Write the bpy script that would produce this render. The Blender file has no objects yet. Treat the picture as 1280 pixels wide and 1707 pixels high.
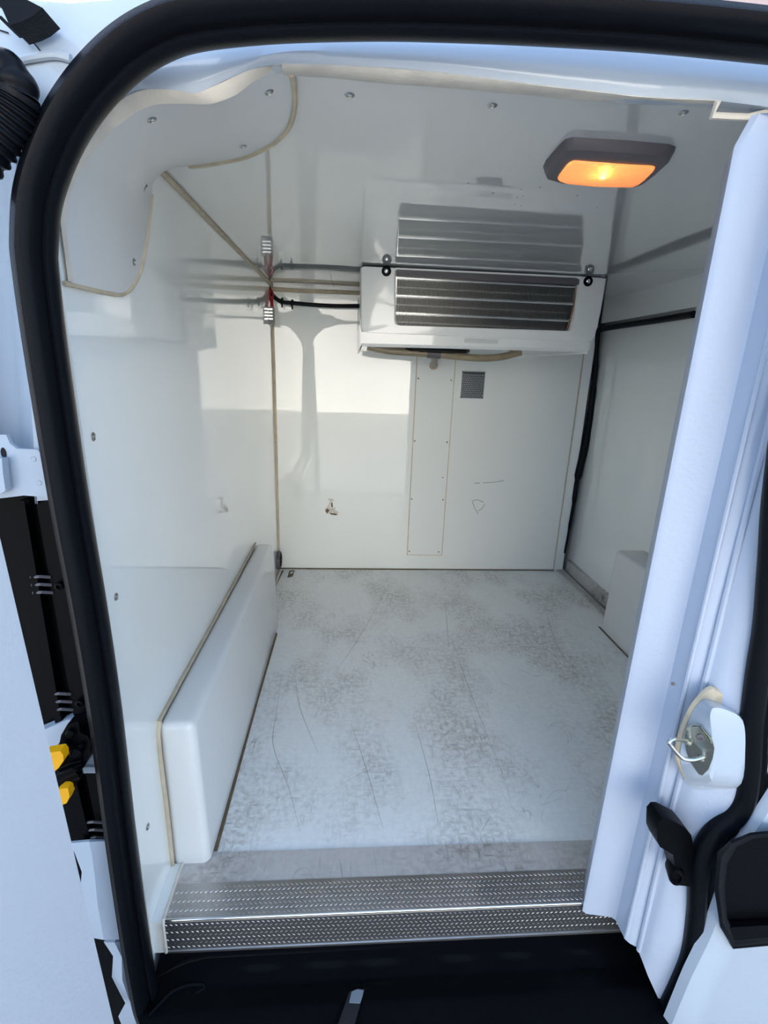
import bpy, bmesh, math, random
from mathutils import Vector, Matrix
import numpy as np
random.seed(4)
S = bpy.context.scene
COL = S.collection
PI = math.pi

# ------------------------------------------------------------------ camera
CAM = Vector((0, 0, 1.0)); F = 821.7
ROWS = [Vector((0.9974266, -0.0632354, 0.0337852)), Vector((0.0147246, -0.2805102, -0.9597381)), Vector((0.0701665, 0.9577658, -0.2788572))]
cam = bpy.data.cameras.new('camera'); co = bpy.data.objects.new('camera', cam); COL.objects.link(co)
R3 = Matrix((ROWS[0], -ROWS[1], -ROWS[2])).transposed()
co.matrix_world = Matrix.Translation(CAM) @ R3.to_4x4()
cam.sensor_fit = 'HORIZONTAL'; cam.sensor_width = 36; cam.lens = F / 1280 * 36; cam.clip_start = .02; cam.clip_end = 300
S.camera = co

# ------------------------------------------------------------------ world, sun, exposure
w = bpy.data.worlds.new('sky'); S.world = w; w.use_nodes = True
wn = w.node_tree.nodes; wl = w.node_tree.links; wn.clear()
sky = wn.new('ShaderNodeTexSky'); sky.sky_type = 'NISHITA'; sky.sun_disc = False
sky.sun_elevation = math.radians(38); sky.sun_rotation = math.radians(-20); sky.air_density = 1.0; sky.dust_density = 2.5; sky.ozone_density = 1.0
bg = wn.new('ShaderNodeBackground'); bg.inputs[1].default_value = 0.22
ow = wn.new('ShaderNodeOutputWorld')
mixw = wn.new('ShaderNodeMix'); mixw.data_type = 'RGBA'; mixw.inputs[0].default_value = .45
hz = wn.new('ShaderNodeRGB'); hz.outputs[0].default_value = (2.3, 3.3, 4.9, 1)
wl.new(sky.outputs[0], mixw.inputs[6]); wl.new(hz.outputs[0], mixw.inputs[7])
wl.new(mixw.outputs[2], bg.inputs[0]); wl.new(bg.outputs[0], ow.inputs[0])
sl = bpy.data.lights.new('sun', 'SUN'); sl.energy = 10.0; sl.angle = math.radians(.6); sl.color = (1, .96, .91)
so = bpy.data.objects.new('sun', sl); COL.objects.link(so)
so.rotation_euler = Vector((-0.25, -0.75, -0.62)).to_track_quat('-Z', 'Y').to_euler()
S.view_settings.view_transform = 'Standard'; S.view_settings.look = 'None'; S.view_settings.gamma = 1
S.view_settings.use_curve_mapping = False
S.view_settings.exposure = 1.22

# ------------------------------------------------------------------ materials
def srgb(r, g, b):
    f = lambda c: (c / 255 / 12.92) if c / 255 <= .04045 else ((c / 255 + .055) / 1.055) ** 2.4
    return (f(r), f(g), f(b), 1)
def mat(name, col, rough=.4, metal=0, coat=0, bump=0, bscale=40, emit=None, es=0, ior=1.5, var=0, vscale=6, trans=0):
    m = bpy.data.materials.new(name); m.use_nodes = True
    n = m.node_tree.nodes; l = m.node_tree.links; b = n['Principled BSDF']
    b.inputs['Base Color'].default_value = col; b.inputs['Roughness'].default_value = rough
    b.inputs['Metallic'].default_value = metal; b.inputs['Coat Weight'].default_value = coat; b.inputs['IOR'].default_value = ior
    b.inputs['Coat Roughness'].default_value = .02; b.inputs['Transmission Weight'].default_value = trans
    tc = n.new('ShaderNodeTexCoord')
    if emit: b.inputs['Emission Color'].default_value = emit; b.inputs['Emission Strength'].default_value = es
    if bump:
        t = n.new('ShaderNodeTexNoise'); t.inputs['Scale'].default_value = bscale; t.inputs['Detail'].default_value = 3
        bp = n.new('ShaderNodeBump'); bp.inputs['Strength'].default_value = 1; bp.inputs['Distance'].default_value = bump
        l.new(tc.outputs['Object'], t.inputs[0]); l.new(t.outputs[0], bp.inputs['Height']); l.new(bp.outputs[0], b.inputs['Normal'])
    if var:
        t = n.new('ShaderNodeTexNoise'); t.inputs['Scale'].default_value = vscale; t.inputs['Detail'].default_value = 6
        mx = n.new('ShaderNodeMix'); mx.data_type = 'RGBA'
        mr = n.new('ShaderNodeMapRange'); mr.inputs['From Min'].default_value = .35; mr.inputs['From Max'].default_value = .7
        mx.inputs[6].default_value = col; mx.inputs[7].default_value = tuple(c * (1 - var) for c in col[:3]) + (1,)
        l.new(tc.outputs['Object'], t.inputs[0]); l.new(t.outputs[0], mr.inputs[0]); l.new(mr.outputs[0], mx.inputs[0]); l.new(mx.outputs[2], b.inputs['Base Color'])
    return m
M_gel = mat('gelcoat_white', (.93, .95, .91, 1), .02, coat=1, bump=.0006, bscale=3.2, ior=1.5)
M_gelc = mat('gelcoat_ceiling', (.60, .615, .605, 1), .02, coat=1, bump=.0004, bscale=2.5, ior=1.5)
M_cov = mat('cover_panel_white', (.68, .695, .685, 1), .34, coat=.08, bump=.0004, bscale=3)
M_unit = mat('cooling_unit_plastic', (.86, .87, .84, 1), .12, coat=.6, bump=.0003, bscale=4)
M_box = mat('gelcoat_box', (.75, .76, .745, 1), .16, bump=.0004, bscale=60, ior=1.5)
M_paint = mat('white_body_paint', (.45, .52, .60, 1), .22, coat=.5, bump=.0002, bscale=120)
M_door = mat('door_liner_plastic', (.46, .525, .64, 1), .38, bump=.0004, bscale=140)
M_cream = mat('cream_sealant', srgb(228, 220, 206), .6, bump=.001, bscale=90, var=.15, vscale=30)
M_tan = mat('aged_tan_sealant', srgb(208, 194, 166), .6, bump=.001, bscale=120, var=.2, vscale=40)
M_dtan = mat('dirty_joint', srgb(120, 104, 78), .8, var=.4, vscale=40)
M_rub = mat('black_rubber', srgb(15, 17, 22), .38, bump=.0003, bscale=300, ior=1.22)
M_plas = mat('black_plastic', srgb(4, 5, 7), .4, bump=.0003, bscale=250, ior=1.17)
M_plas2 = mat('dark_grey_plastic', srgb(92, 88, 92), .45, bump=.0003, bscale=200)
M_metal = mat('bare_steel', (.55, .55, .52, 1), .25, 1, bump=.0003, bscale=200)
M_zinc = mat('zinc_plated_steel', (.42, .44, .38, 1), .3, 1, bump=.0008, bscale=90)
M_alu = mat('aluminium_tread', (.56, .55, .54, 1), .38, 1, var=.25, vscale=9)
M_chrome = mat('polished_alloy', (.7, .72, .72, 1), .18, 1)
M_dark = mat('dark_void', (.012, .012, .014, 1), .9)
M_fin = mat('coil_fins', (.26, .26, .25, 1), .4, .85)
M_tan2 = mat('drain_hose_vinyl', srgb(150, 138, 112), .35, var=.3, vscale=20)
M_scr = mat('scratch_grey', srgb(150, 146, 136), .7)
M_ris = mat('dark_reflection_riser', (.10, .105, .11, 1), .42, .6)  # darkened base colour stands in for dim surroundings mirrored by the front face
M_bar = mat('worn_tread_bars', (.38, .38, .38, 1), .35, 1)
M_red = mat('red_wire', srgb(150, 20, 25), .4)
M_yel = mat('yellow_plastic', srgb(245, 175, 10), .35)
M_lamp = mat('amber_lens', (1, .66, .36, 1), .2, emit=(1, .34, .11, 1), es=.15, trans=.75, bump=.0012, bscale=300)
M_bulb = mat('filament_bulb', (1, .8, .5, 1), .3, emit=(1, .62, .2, 1), es=60)
M_ref = mat('lamp_reflector', (.8, .75, .68, 1), .3)
M_ground = mat('concrete_yard', (.25, .25, .24, 1), .85, var=.3, vscale=.6, bump=.01, bscale=8)
M_pink = mat('pink_render', srgb(225, 190, 178), .9, var=.1, vscale=2)
M_house = mat('pale_render', (.84, .82, .76, 1), .9, var=.1, vscale=1)

def floor_mat(name, base, dirt, amount, metal=0, rough=.28):
    m = bpy.data.materials.new(name); m.use_nodes = True
    n = m.node_tree.nodes; l = m.node_tree.links; b = n['Principled BSDF']
    tc = n.new('ShaderNodeTexCoord')
    def noise(scale, detail=6, sc=(1, 1, 1), dist=0, rot=0):
        mp = n.new('ShaderNodeMapping'); mp.inputs['Scale'].default_value = sc; mp.inputs['Rotation'].default_value = (0, 0, rot)
        t = n.new('ShaderNodeTexNoise'); t.inputs['Scale'].default_value = scale; t.inputs['Detail'].default_value = detail; t.inputs['Distortion'].default_value = dist
        l.new(tc.outputs['Object'], mp.inputs[0]); l.new(mp.outputs[0], t.inputs[0]); return t.outputs[0]
    def mrange(x, a, bb, c=0, d=1):
        r = n.new('ShaderNodeMapRange'); r.inputs['From Min'].default_value = a; r.inputs['From Max'].default_value = bb
        r.inputs['To Min'].default_value = c; r.inputs['To Max'].default_value = d; l.new(x, r.inputs[0]); return r.outputs[0]
    def mth(op, x, y):
        q = n.new('ShaderNodeMath'); q.operation = op
        for i, v in enumerate((x, y)):
            if isinstance(v, (int, float)): q.inputs[i].default_value = v
            else: l.new(v, q.inputs[i])
        return q.outputs[0]
    # broad smudged zones x fine grime
    zone = mrange(noise(3.4, 4, (1.3, .8, 1)), .44, .64)
    fine = mrange(noise(70, 12, dist=.3), .42, .78)
    streak = mrange(noise(22, 8, (1, 5, 1)), .52, .75)
    streak2 = mrange(noise(22, 8, (6, 1, 1)), .52, .75)
    g = mth('ADD', mth('MULTIPLY', zone, .10), mth('MULTIPLY', mth('MAXIMUM', fine, mth('MAXIMUM', streak, streak2)), mth('ADD', mth('MULTIPLY', zone, .8), .16)))
    def hair(scale, wd, rot, sc):
        a = mth('ABSOLUTE', mth('SUBTRACT', noise(scale, 2, sc, 0.3, rot), .5), 0)
        return mrange(a, 0, wd, 1, 0)
    h1 = mth('MULTIPLY', hair(2.6, .0016, .2, (2, .7, 1)), mrange(noise(5, 2), .5, .6))
    h2 = mth('MULTIPLY', hair(4.5, .0018, 1.2, (2, .5, 1)), mrange(noise(7, 2, rot=1), .52, .6))
    h3 = mth('MULTIPLY', hair(3.4, .0014, -.5, (.5, 2, 1)), mrange(noise(6, 2, rot=2), .52, .6))
    h = mth('MAXIMUM', h1, mth('MAXIMUM', h2, h3))
    tot = mth('MINIMUM', mth('ADD', mth('MULTIPLY', g, amount), mth('MULTIPLY', h, .5)), 1)
    mx = n.new('ShaderNodeMix'); mx.data_type = 'RGBA'; mx.inputs[6].default_value = base; mx.inputs[7].default_value = dirt
    l.new(tot, mx.inputs[0]); l.new(mx.outputs[2], b.inputs['Base Color'])
    b.inputs['Metallic'].default_value = metal
    l.new(mrange(g, 0, 1, rough, rough + .3), b.inputs['Roughness'])
    bp = n.new('ShaderNodeBump'); bp.inputs['Strength'].default_value = .5; bp.inputs['Distance'].default_value = .0006
    l.new(noise(90, 3), bp.inputs['Height']); l.new(bp.outputs[0], b.inputs['Normal'])
    return m
M_floor = floor_mat('worn_white_floor', (.93, .95, .93, 1), (.34, .30, .24, 1), .8)
M_thr = floor_mat('worn_aluminium_strip', (.66, .63, .60, 1), (.20, .18, .15, 1), 1.1, .25, .4)

# ------------------------------------------------------------------ helpers
def P(px, py, ax, val):
    """point on the plane axis=val that a sight line of the photograph meets (used to survey the place)"""
    d = ROWS[0] * ((px - 640) / F) + ROWS[1] * ((py - 853.5) / F) + ROWS[2]
    return CAM + d * ((val - CAM[ax]) / d[ax])
def tag(o, label=None, cat=None, group=None, kind=None):
    for k, v in (('label', label), ('category', cat), ('group', group), ('kind', kind)):
        if v: o[k] = v
    return o
def thing(name, loc, label, cat, group=None):
    o = bpy.data.objects.new(name, None); COL.objects.link(o); o.location = loc; o.empty_display_size = .02
    return tag(o, label, cat, group)
def wpos(o):
    v = Vector((0, 0, 0))
    while o: v = v + o.location; o = o.parent
    return v
def link(name, me, m, parent=None, loc=None):
    """loc: world position of the origin (defaults to the world origin); mesh is given in world coordinates"""
    o = bpy.data.objects.new(name, me); COL.objects.link(o)
    if m and not me.materials: me.materials.append(m)
    if parent:
        pw = wpos(parent); o.parent = parent
        if loc is None: me.transform(Matrix.Translation(-pw))
        else: o.location = Vector(loc) - pw
    elif loc is not None: o.location = loc
    return o
def finish(bm, name, smooth=None, bevel=0, seg=2):
    if bevel:
        es = [e for e in bm.edges if len(e.link_faces) == 2 and e.calc_face_angle(0) > .5]
        bmesh.ops.bevel(bm, geom=es, offset=bevel, segments=seg, affect='EDGES', profile=.5, clamp_overlap=True)
    bmesh.ops.recalc_face_normals(bm, faces=bm.faces)
    me = bpy.data.meshes.new(name); bm.to_mesh(me); bm.free()
    if smooth is None: smooth = bevel > 0
    if smooth:
        me.polygons.foreach_set('use_smooth', [True] * len(me.polygons))
        me.set_sharp_from_angle(angle=math.radians(40))
    return me
def add_box(bm, a, b):
    x0, y0, z0 = a; x1, y1, z1 = b
    v = [bm.verts.new(p) for p in ((x0,y0,z0),(x1,y0,z0),(x1,y1,z0),(x0,y1,z0),(x0,y0,z1),(x1,y0,z1),(x1,y1,z1),(x0,y1,z1))]
    for f in ((0,3,2,1),(4,5,6,7),(0,1,5,4),(1,2,6,5),(2,3,7,6),(3,0,4,7)): bm.faces.new([v[i] for i in f])
def box(name, a, b, m, parent=None, bevel=0, seg=2):
    bm = bmesh.new(); add_box(bm, a, b); return link(name, finish(bm, name, None, bevel, seg), m, parent)
def prism(name, pts, off, m, parent=None, bevel=0, seg=2, smooth=None):
    """closed polygon pts (3D) extruded by vector off"""
    bm = bmesh.new(); a = [bm.verts.new(p) for p in pts]; b = [bm.verts.new(Vector(p) + Vector(off)) for p in pts]
    n = len(a); bm.faces.new(a); bm.faces.new(b[::-1])
    for i in range(n): bm.faces.new([a[i], b[i], b[(i+1) % n], a[(i+1) % n]])
    return link(name, finish(bm, name, smooth, bevel, seg), m, parent)
def grid(bm, rows, closed_u=False, closed_v=False, caps=False):
    V = [[bm.verts.new(p) for p in r] for r in rows]; nr = len(V); nc = len(V[0])
    for i in range(nr if closed_u else nr - 1):
        for j in range(nc if closed_v else nc - 1):
            bm.faces.new([V[i][j], V[(i+1) % nr][j], V[(i+1) % nr][(j+1) % nc], V[i][(j+1) % nc]])
    if caps: bm.faces.new(V[0][::-1]); bm.faces.new(V[-1])
def loft(name, rows, m, parent=None, thick=0, smooth=True, closed_v=False, caps=False):
    bm = bmesh.new(); grid(bm, rows, closed_v=closed_v, caps=caps)
    if thick:
        bmesh.ops.recalc_face_normals(bm, faces=bm.faces)
        bmesh.ops.solidify(bm, geom=bm.faces[:], thickness=thick)
    return link(name, finish(bm, name, smooth), m, parent)
def cr(pts, n=8, closed=False):
    """Catmull-Rom resample"""
    P_ = [Vector(p) for p in pts]; out = []; k = len(P_)
    for i in range(k if closed else k - 1):
        p0 = P_[(i-1) % k] if closed or i > 0 else P_[0] * 2 - P_[1]; p1 = P_[i]; p2 = P_[(i+1) % k]
        p3 = P_[(i+2) % k] if closed or i + 2 < k else p2 * 2 - p1
        for s in range(n):
            t = s / n
            out.append(.5 * ((2*p1) + (p2-p0)*t + (2*p0-5*p1+4*p2-p3)*t*t + (3*p1-p0-3*p2+p3)*t**3))
    if not closed: out.append(P_[-1])
    return out
def add_tube(bm, path, r, seg=10, caps=True):
    rs = r if hasattr(r, '__len__') else [r] * len(path)
    up = None; rows = []
    for i, p in enumerate(path):
        t = (Vector(path[min(i+1, len(path)-1)]) - Vector(path[max(i-1, 0)])).normalized()
        if up is None: up = t.orthogonal().normalized()
        up = (up - t * up.dot(t)).normalized(); s = t.cross(up)
        rows.append([Vector(p) + (up * math.cos(a) + s * math.sin(a)) * rs[i] for a in [2*PI*k/seg for k in range(seg)]])
    grid(bm, rows, closed_v=True, caps=caps)
def tube(name, path, r, m, parent=None, seg=10):
    bm = bmesh.new(); add_tube(bm, path, r, seg); return link(name, finish(bm, name, True), m, parent)
def lathe_mesh(name, prof, m, axis, seg=16):
    """prof [(r,h)] about axis direction; returns mesh centred at the origin"""
    ax = Vector(axis).normalized(); u = ax.orthogonal().normalized(); v = ax.cross(u); bm = bmesh.new()
    rows = [[ax*h + (u*math.cos(2*PI*k/seg) + v*math.sin(2*PI*k/seg)) * max(r, 1e-5) for k in range(seg)] for r, h in prof]
    grid(bm, rows, closed_v=True, caps=True)
    me = finish(bm, name, True); me.materials.append(m); return me
def sheet_holes(name, o, ux, uy, nx, ny, cell, hole, th, m, parent=None):
    """perforated plate: staggered octagonal holes, real openings"""
    bm = bmesh.new(); o, ux, uy = Vector(o), Vector(ux), Vector(uy)
    for j in range(ny):
        for i in range(nx):
            c = o + ux * (i + .5 + (.25 if j % 2 else -.25)) * cell + uy * (j + .5) * cell
            inn = [bm.verts.new(c + (ux*math.cos(a) + uy*math.sin(a)) * hole) for a in [PI/4*k for k in range(8)]]
            sq = [(1,0),(1,1),(0,1),(-1,1),(-1,0),(-1,-1),(0,-1),(1,-1)]
            out = [bm.verts.new(c + (ux*a + uy*b) * cell/2) for a, b in sq]
            for k in range(8): bm.faces.new([inn[k], inn[(k+1) % 8], out[(k+1) % 8], out[k]])
    return link(name, finish(bm, name, False), m, parent)

SCREWS = {}
def screw(parent, pos, axis, r=.0062, name='screw'):
    """domed washer-head screw with a drive recess and dirt ring"""
    key = (tuple(round(a, 2) for a in axis), r)
    if key not in SCREWS:
        SCREWS[key] = lathe_mesh('screw', [(r*.95, 0), (r, .0006), (r*.82, .0016), (r*.62, .0021), (r*.58, .0012), (r*.52, .0024), (r*.30, .0028), (r*.22, .0012), (0, .0010)], M_metal, axis, 14)
    return link(name, SCREWS[key], None, parent, pos)

# ================================================================== THE SETTING
XL, XR, YB, ZC = -.355, 1.15, 2.37, 1.336
tag(box('floor', (XL, .822, -.03), (XR+.03, YB+.02, 0), M_floor), 'worn white gel-coated cargo floor with grey scuffs and hairline scratches', 'floor', kind='structure')
floor = bpy.data.objects['floor']
# ceiling
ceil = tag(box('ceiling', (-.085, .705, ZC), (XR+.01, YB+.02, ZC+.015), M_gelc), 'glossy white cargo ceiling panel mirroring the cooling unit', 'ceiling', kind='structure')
# corner behind the cover panel (ceiling goes on to the left wall deeper in)
bm = bmesh.new()
pts = [(XL-.01, .98), (-.30, .96), (-.20, .94), (-.12, .86), (-.085, .76), (-.084, 2.39), (XL-.01, 2.39)]
a = [bm.verts.new((x, y, ZC)) for x, y in pts]; b = [bm.verts.new((x, y, ZC+.015)) for x, y in pts]
bm.faces.new(a[::-1]); bm.faces.new(b)
for i in range(len(pts)): bm.faces.new([a[i], a[(i+1) % 7], b[(i+1) % 7], b[i]])
bmesh.ops.triangulate(bm, faces=bm.faces)
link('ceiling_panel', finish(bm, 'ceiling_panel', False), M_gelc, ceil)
for q in ((583, 158), (821, 175), (1139, 187)): screw(ceil, P(*q, 2, ZC), (0, 0, -1), .0065)
for q in ((869, 316), (872, 327), (862, 329), (858, 341), (868, 343), (780, 305), (822, 322), (962, 326), (900, 312), (995, 346)):   # dirt specks splashed beside the evaporator
    p = P(*q, 2, ZC); me = lathe_mesh('dirt_speck', [(random.uniform(.0012, .0024), 0), (.0004, .0006)], M_dark, (0, 0, -1), 7); link('dirt_speck', me, None, ceil, p)
# left wall
wl_ = tag(box('wall_left', (XL-.015, .682, -.13), (XL, YB+.02, ZC+.012), M_gel), 'glossy off-white left side wall of the cargo box', 'wall', kind='structure')
for q in ((155, 728), (193, 995), (246, 1378)): screw(wl_, P(*q, 0, XL), (1, 0, 0), .0065)
screw(wl_, Vector((XL, .705, -.075)), (1, 0, 0), .005)
bpy.data.objects['wall_left']
# bulkhead
wb = tag(box('wall_back', (XL-.015, YB, -.03), (1.137, YB+.03, ZC+.012), M_gel), 'glossy white bulkhead wall behind the cooling unit, scuffed low down', 'wall', kind='structure')
# right wall header + side-door panel + rear part
wr = tag(box('wall_right', (XR, .78, 1.235), (XR+.03, YB, ZC+.012), M_gel), 'off-white header strip of the right side wall above the side door', 'wall', kind='structure')
box('wall_panel', (XR+.035, .72, -.05), (XR+.05, YB+.15, 1.235), M_gel, wr)
# sealant joints as real beads
def bead(name, pts, r, m, parent): return tube(name, pts, r, m, parent, 8)
bead('sealant_bead', cr([(XL+.001, 1.03, ZC-.001), (XL+.003, 1.1, ZC-.003), (XL+.002, 1.6, ZC-.002), (XL+.002, YB, ZC-.002)], 4), .0058, M_tan, wl_)
bead('sealant_bead', [(XL+.002, YB-.001, 1.33), (XL+.003, YB-.001, .8), (XL+.001, YB-.001, 0)], .006, M_tan, wl_)
bead('sealant_bead', [(XL, YB-.002, .001), (1.087, YB-.002, .001)], .0042, M_dtan, wb)
bead('sealant_bead', cr([(XL, YB-.004, 1.318), (-.2, YB-.006, 1.316), (0, YB-.004, 1.318), (.4, YB-.003, 1.32), (1.1, YB-.003, 1.322)], 5), .0085, M_tan, wb)
bead('sealant_bead', [(1.089, YB-.001, 1.3), (1.087, YB-.001, .1), (1.087, YB-.001, .002)], .0032, M_tan, wb)

# threshold strip, tread plate step
for k, pts in enumerate((((750, 1058), (762, 1090), (775, 1130), (800, 1195), (838, 1290)), ((492, 1128), (500, 1180), (530, 1255)), ((585, 1205), (610, 1280), (638, 1380)), ((470, 1120), (462, 1180), (455, 1240), (480, 1310), (500, 1385)), ((690, 1200), (715, 1290), (730, 1370)), ((742, 1000), (748, 1080)), ((520, 1340), (600, 1290), (660, 1270)), ((870, 1344), (875, 1356)), ((800, 1390), (818, 1360)), ((640, 990), (600, 1060), (560, 1120)), ((905, 1000), (930, 1080), (965, 1120)))):
    pp_ = cr([P(*q, 2, .0002) for q in pts], 6); wd_ = .0007
    bm = bmesh.new(); grid(bm, [[p + Vector((-wd_ * (1 - abs(i / len(pp_) - .5) * 1.6), 0, 0)) for i, p in enumerate(pp_)], [p + Vector((wd_ * (1 - abs(i / len(pp_) - .5) * 1.6), 0, .0001)) for i, p in enumerate(pp_)]])
    link('scratch', finish(bm, 'scratch', False), M_scr, floor)
thr = tag(box('trim_1', (-.345, .757, -.03), (.70, .8225, .0022), M_thr, bevel=.001), 'flat worn aluminium strip across the front edge of the cargo floor', 'threshold strip', kind='structure')
step = thing('tread_plate_step', (0.1, .69, -.07), 'patterned aluminium tread plate folded over the rear step below the threshold', 'step plate')
prof = [(.757, .0035), (.697, .0035), (.692, .0022), (.6895, -.002), (.689, -.072), (.686, -.073), (.686, -.078), (.70, -.078), (.70, -.004), (.757, -.004)]
bm = bmesh.new(); grid(bm, [[(x, y, z) for y, z in prof] for x in (-.333, .70)], closed_v=True, caps=True)
link('plate', finish(bm, 'plate', True), M_alu, step)
def bump_bars(name, top):
    bm = bmesh.new(); pt = .0094; nr = 7
    for i in range(112):
        for j in range(nr):
            cx = -.329 + i * pt + (pt/2 if j % 2 else 0); s = .0040
            a = PI/5 if j % 2 else -PI/5
            c, sn = math.cos(a), math.sin(a)
            if top: cy = .6972 + j * .0085; f = lambda u, v, h: Vector((cx + u*c - v*sn, cy + u*sn + v*c, .0035 + h))
            else: cz = -.0075 - j * .0095; f = lambda u, v, h: Vector((cx + u*c - v*sn, .6883 - h, cz + u*sn + v*c))
            if cx > .69: continue
            b = [bm.verts.new(f(*q)) for q in ((-s, 0, 0), (0, -.0012, 0), (s, 0, 0), (0, .0012, 0))]
            t = [bm.verts.new(f(*q)) for q in ((-s*.5, 0, .0008), (s*.5, 0, .0008))]
            for q in ((b[0], b[1], t[0]), (b[1], t[1], t[0]), (b[1], b[2], t[1]), (b[2], b[3], t[1]), (b[3], t[0], t[1]), (b[3], b[0], t[0])): bm.faces.new(q)
    return tag(link(name, finish(bm, name, False), M_bar if not top else M_alu, step), kind='stuff')
box('riser', (-.333, .6882, -.0725), (.70, .6892, -.0035), M_ris, step)  # thin dark sheet over the plate front, painting in its dark reflection
bump_bars('raised_tread', True); bump_bars('raised_tread', False)
tube('nosing', [(-.333, .6912, .0012), (.70, .6912, .0012)], .0028, M_chrome, step)

box('corner_fillet', (XL-.002, .687, -.076), (-.333, .80, .003), M_gel, wl_, .002)
tube('sealant_bead', [(-.3335, .80, .004), (-.3335, .757, .0045), (-.333, .69, .0045), (-.333, .686, -.002), (-.333, .686, -.074)], .0032, M_cream, wl_, 6)
# ---- corner cover panel, top left
A_px = [(470, 119), (440, 127), (420, 138), (395, 157), (370, 168), (345, 174), (300, 173), (260, 175), (232, 185), (205, 203), (182, 223), (160, 247), (140, 274), (124, 303), (114, 335), (108, 375), (105, 410), (103, 440), (102, 468)]
O_px = [(470, 107), (437, 112), (412, 118), (384, 131), (355, 144), (325, 155), (290, 150), (245, 149), (212, 160), (185, 182), (163, 200), (142, 228), (122, 262), (108, 300), (100, 335), (97, 375), (95, 410), (94, 440), (95, 470)]
A3 = [P(*q, 1, .700) for q in A_px]; O3 = [P(*q, 1, .686) for q in O_px]
A3[0].z = ZC - .001
for p in A3: p.x = max(p.x, XL + .0045)
for p in O3: p.x = max(p.x, XL + .0055)
Bc = [(484, 122), (490, 150), (490, 175), (485, 200), (473, 222), (450, 241), (405, 262), (335, 275), (285, 279)]
Bw = [(256, 296), (252, 330), (248, 365), (243, 400), (236, 440), (224, 472), (205, 491), (175, 488), (140, 480), (106, 472)]
B3 = [P(*q, 2, ZC - .002) for q in Bc] + [P(*q, 0, XL + .002) for q in Bw]
B3 = B3[:9] + [Vector((XL+.006, B3[8].y + .004, ZC - .006))] + B3[9:]
def resample(pts, n):
    L = [0]
    for a, b in zip(pts, pts[1:]): L.append(L[-1] + (b - a).length)
    out = []
    for k in range(n):
        d = L[-1] * k / (n - 1); i = max(j for j in range(len(L)) if L[j] <= d + 1e-9); i = min(i, len(pts) - 2)
        out.append(pts[i].lerp(pts[i+1], (d - L[i]) / (L[i+1] - L[i])))
    return out
# match parameter: ceiling part of B to the upper arc of A, wall part to the side arc
N1, N2 = 26, 22
Aa = resample(cr(A3[:12], 5), N1) + resample(cr(A3[11:], 5), N2)[1:]
Ba = resample(cr(B3[:10], 5), N1) + resample(cr(B3[9:], 5), N2)[1:]
rows = []
for k in range(13):
    t = k / 12
    r = []
    for i, (a, b) in enumerate(zip(Aa, Ba)):
        p = a.lerp(b, t)
        # bulge toward the corner so the sheet hugs ceiling and wall and turns with a fillet
        q = Vector((max(a.x, XL) if i < N1 else XL + .002, p.y, ZC - .002 if i < N1 else a.z + (b.z - a.z) * t))
        wgt = math.sin(PI * t) * .2
        q2 = p.lerp(Vector((p.x if i < N1 else XL + .004, p.y, (ZC - .003) if i < N1 else p.z)), wgt)
        q2.x = max(q2.x, XL + .003); q2.z = min(q2.z, ZC - .0015); r.append(q2)
    rows.append(r)
for it in range(140):   # relax the sheet so it turns the corner in one smooth fillet
    new = [r[:] for r in rows]
    for i in range(1, len(rows) - 1):
        for j in range(1, len(rows[0]) - 1):
            q = (rows[i-1][j] + rows[i+1][j] + rows[i][j-1] + rows[i][j+1]) / 4
            q.x = max(q.x, XL + .003); q.z = min(q.z, ZC - .002); new[i][j] = q
    rows = new
cover = thing('corner_cover_panel', (-.3, .75, 1.2), 'curved white corner cover panel screwed over the top left corner', 'cover panel')
loft('panel', rows, M_cov, cover)
def on_cover(px, py):
    d = (P(px, py, 1, 1.0) - CAM).normalized()
    me = bpy.data.objects['panel'].data; best = None
    base = wpos(bpy.data.objects['panel'])
    from mathutils.bvhtree import BVHTree
    bv = BVHTree.FromPolygons([v.co + base for v in me.vertices], [tuple(p.vertices) for p in me.polygons])
    h = bv.ray_cast(CAM, d)
    return (h[0], h[1] if h[1].dot(d) < 0 else -h[1]) if h[0] else None
for q in ((448, 153), (405, 243), (253, 199), (242, 313), (223, 437), (118, 455)):
    h = on_cover(*q)
    if h: screw(cover, h[0], tuple(h[1]), .0062)
    elif q[0] > 200: screw(cover, P(*q, 0, XL + .003), (1, 0, 0), .0062)
rim = [[a, a.lerp(o, .5) + Vector((0, -.004, 0)), o, o + Vector((-.0045, .012, .003))] for a, o in zip(cr(A3, 4), cr(O3, 4))]
loft('edge_rim', list(map(list, zip(*rim))), M_cream, cover)
tube('sealant_bead', [p + Vector((0.001, 0, -.001)) for p in Ba[:N1-3]], .0035, M_tan, cover, 6)
tube('sealant_bead', [p + Vector((0.001, 0, 0)) for p in Ba[N1+2:]], .0030, M_tan, cover, 6)

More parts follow.
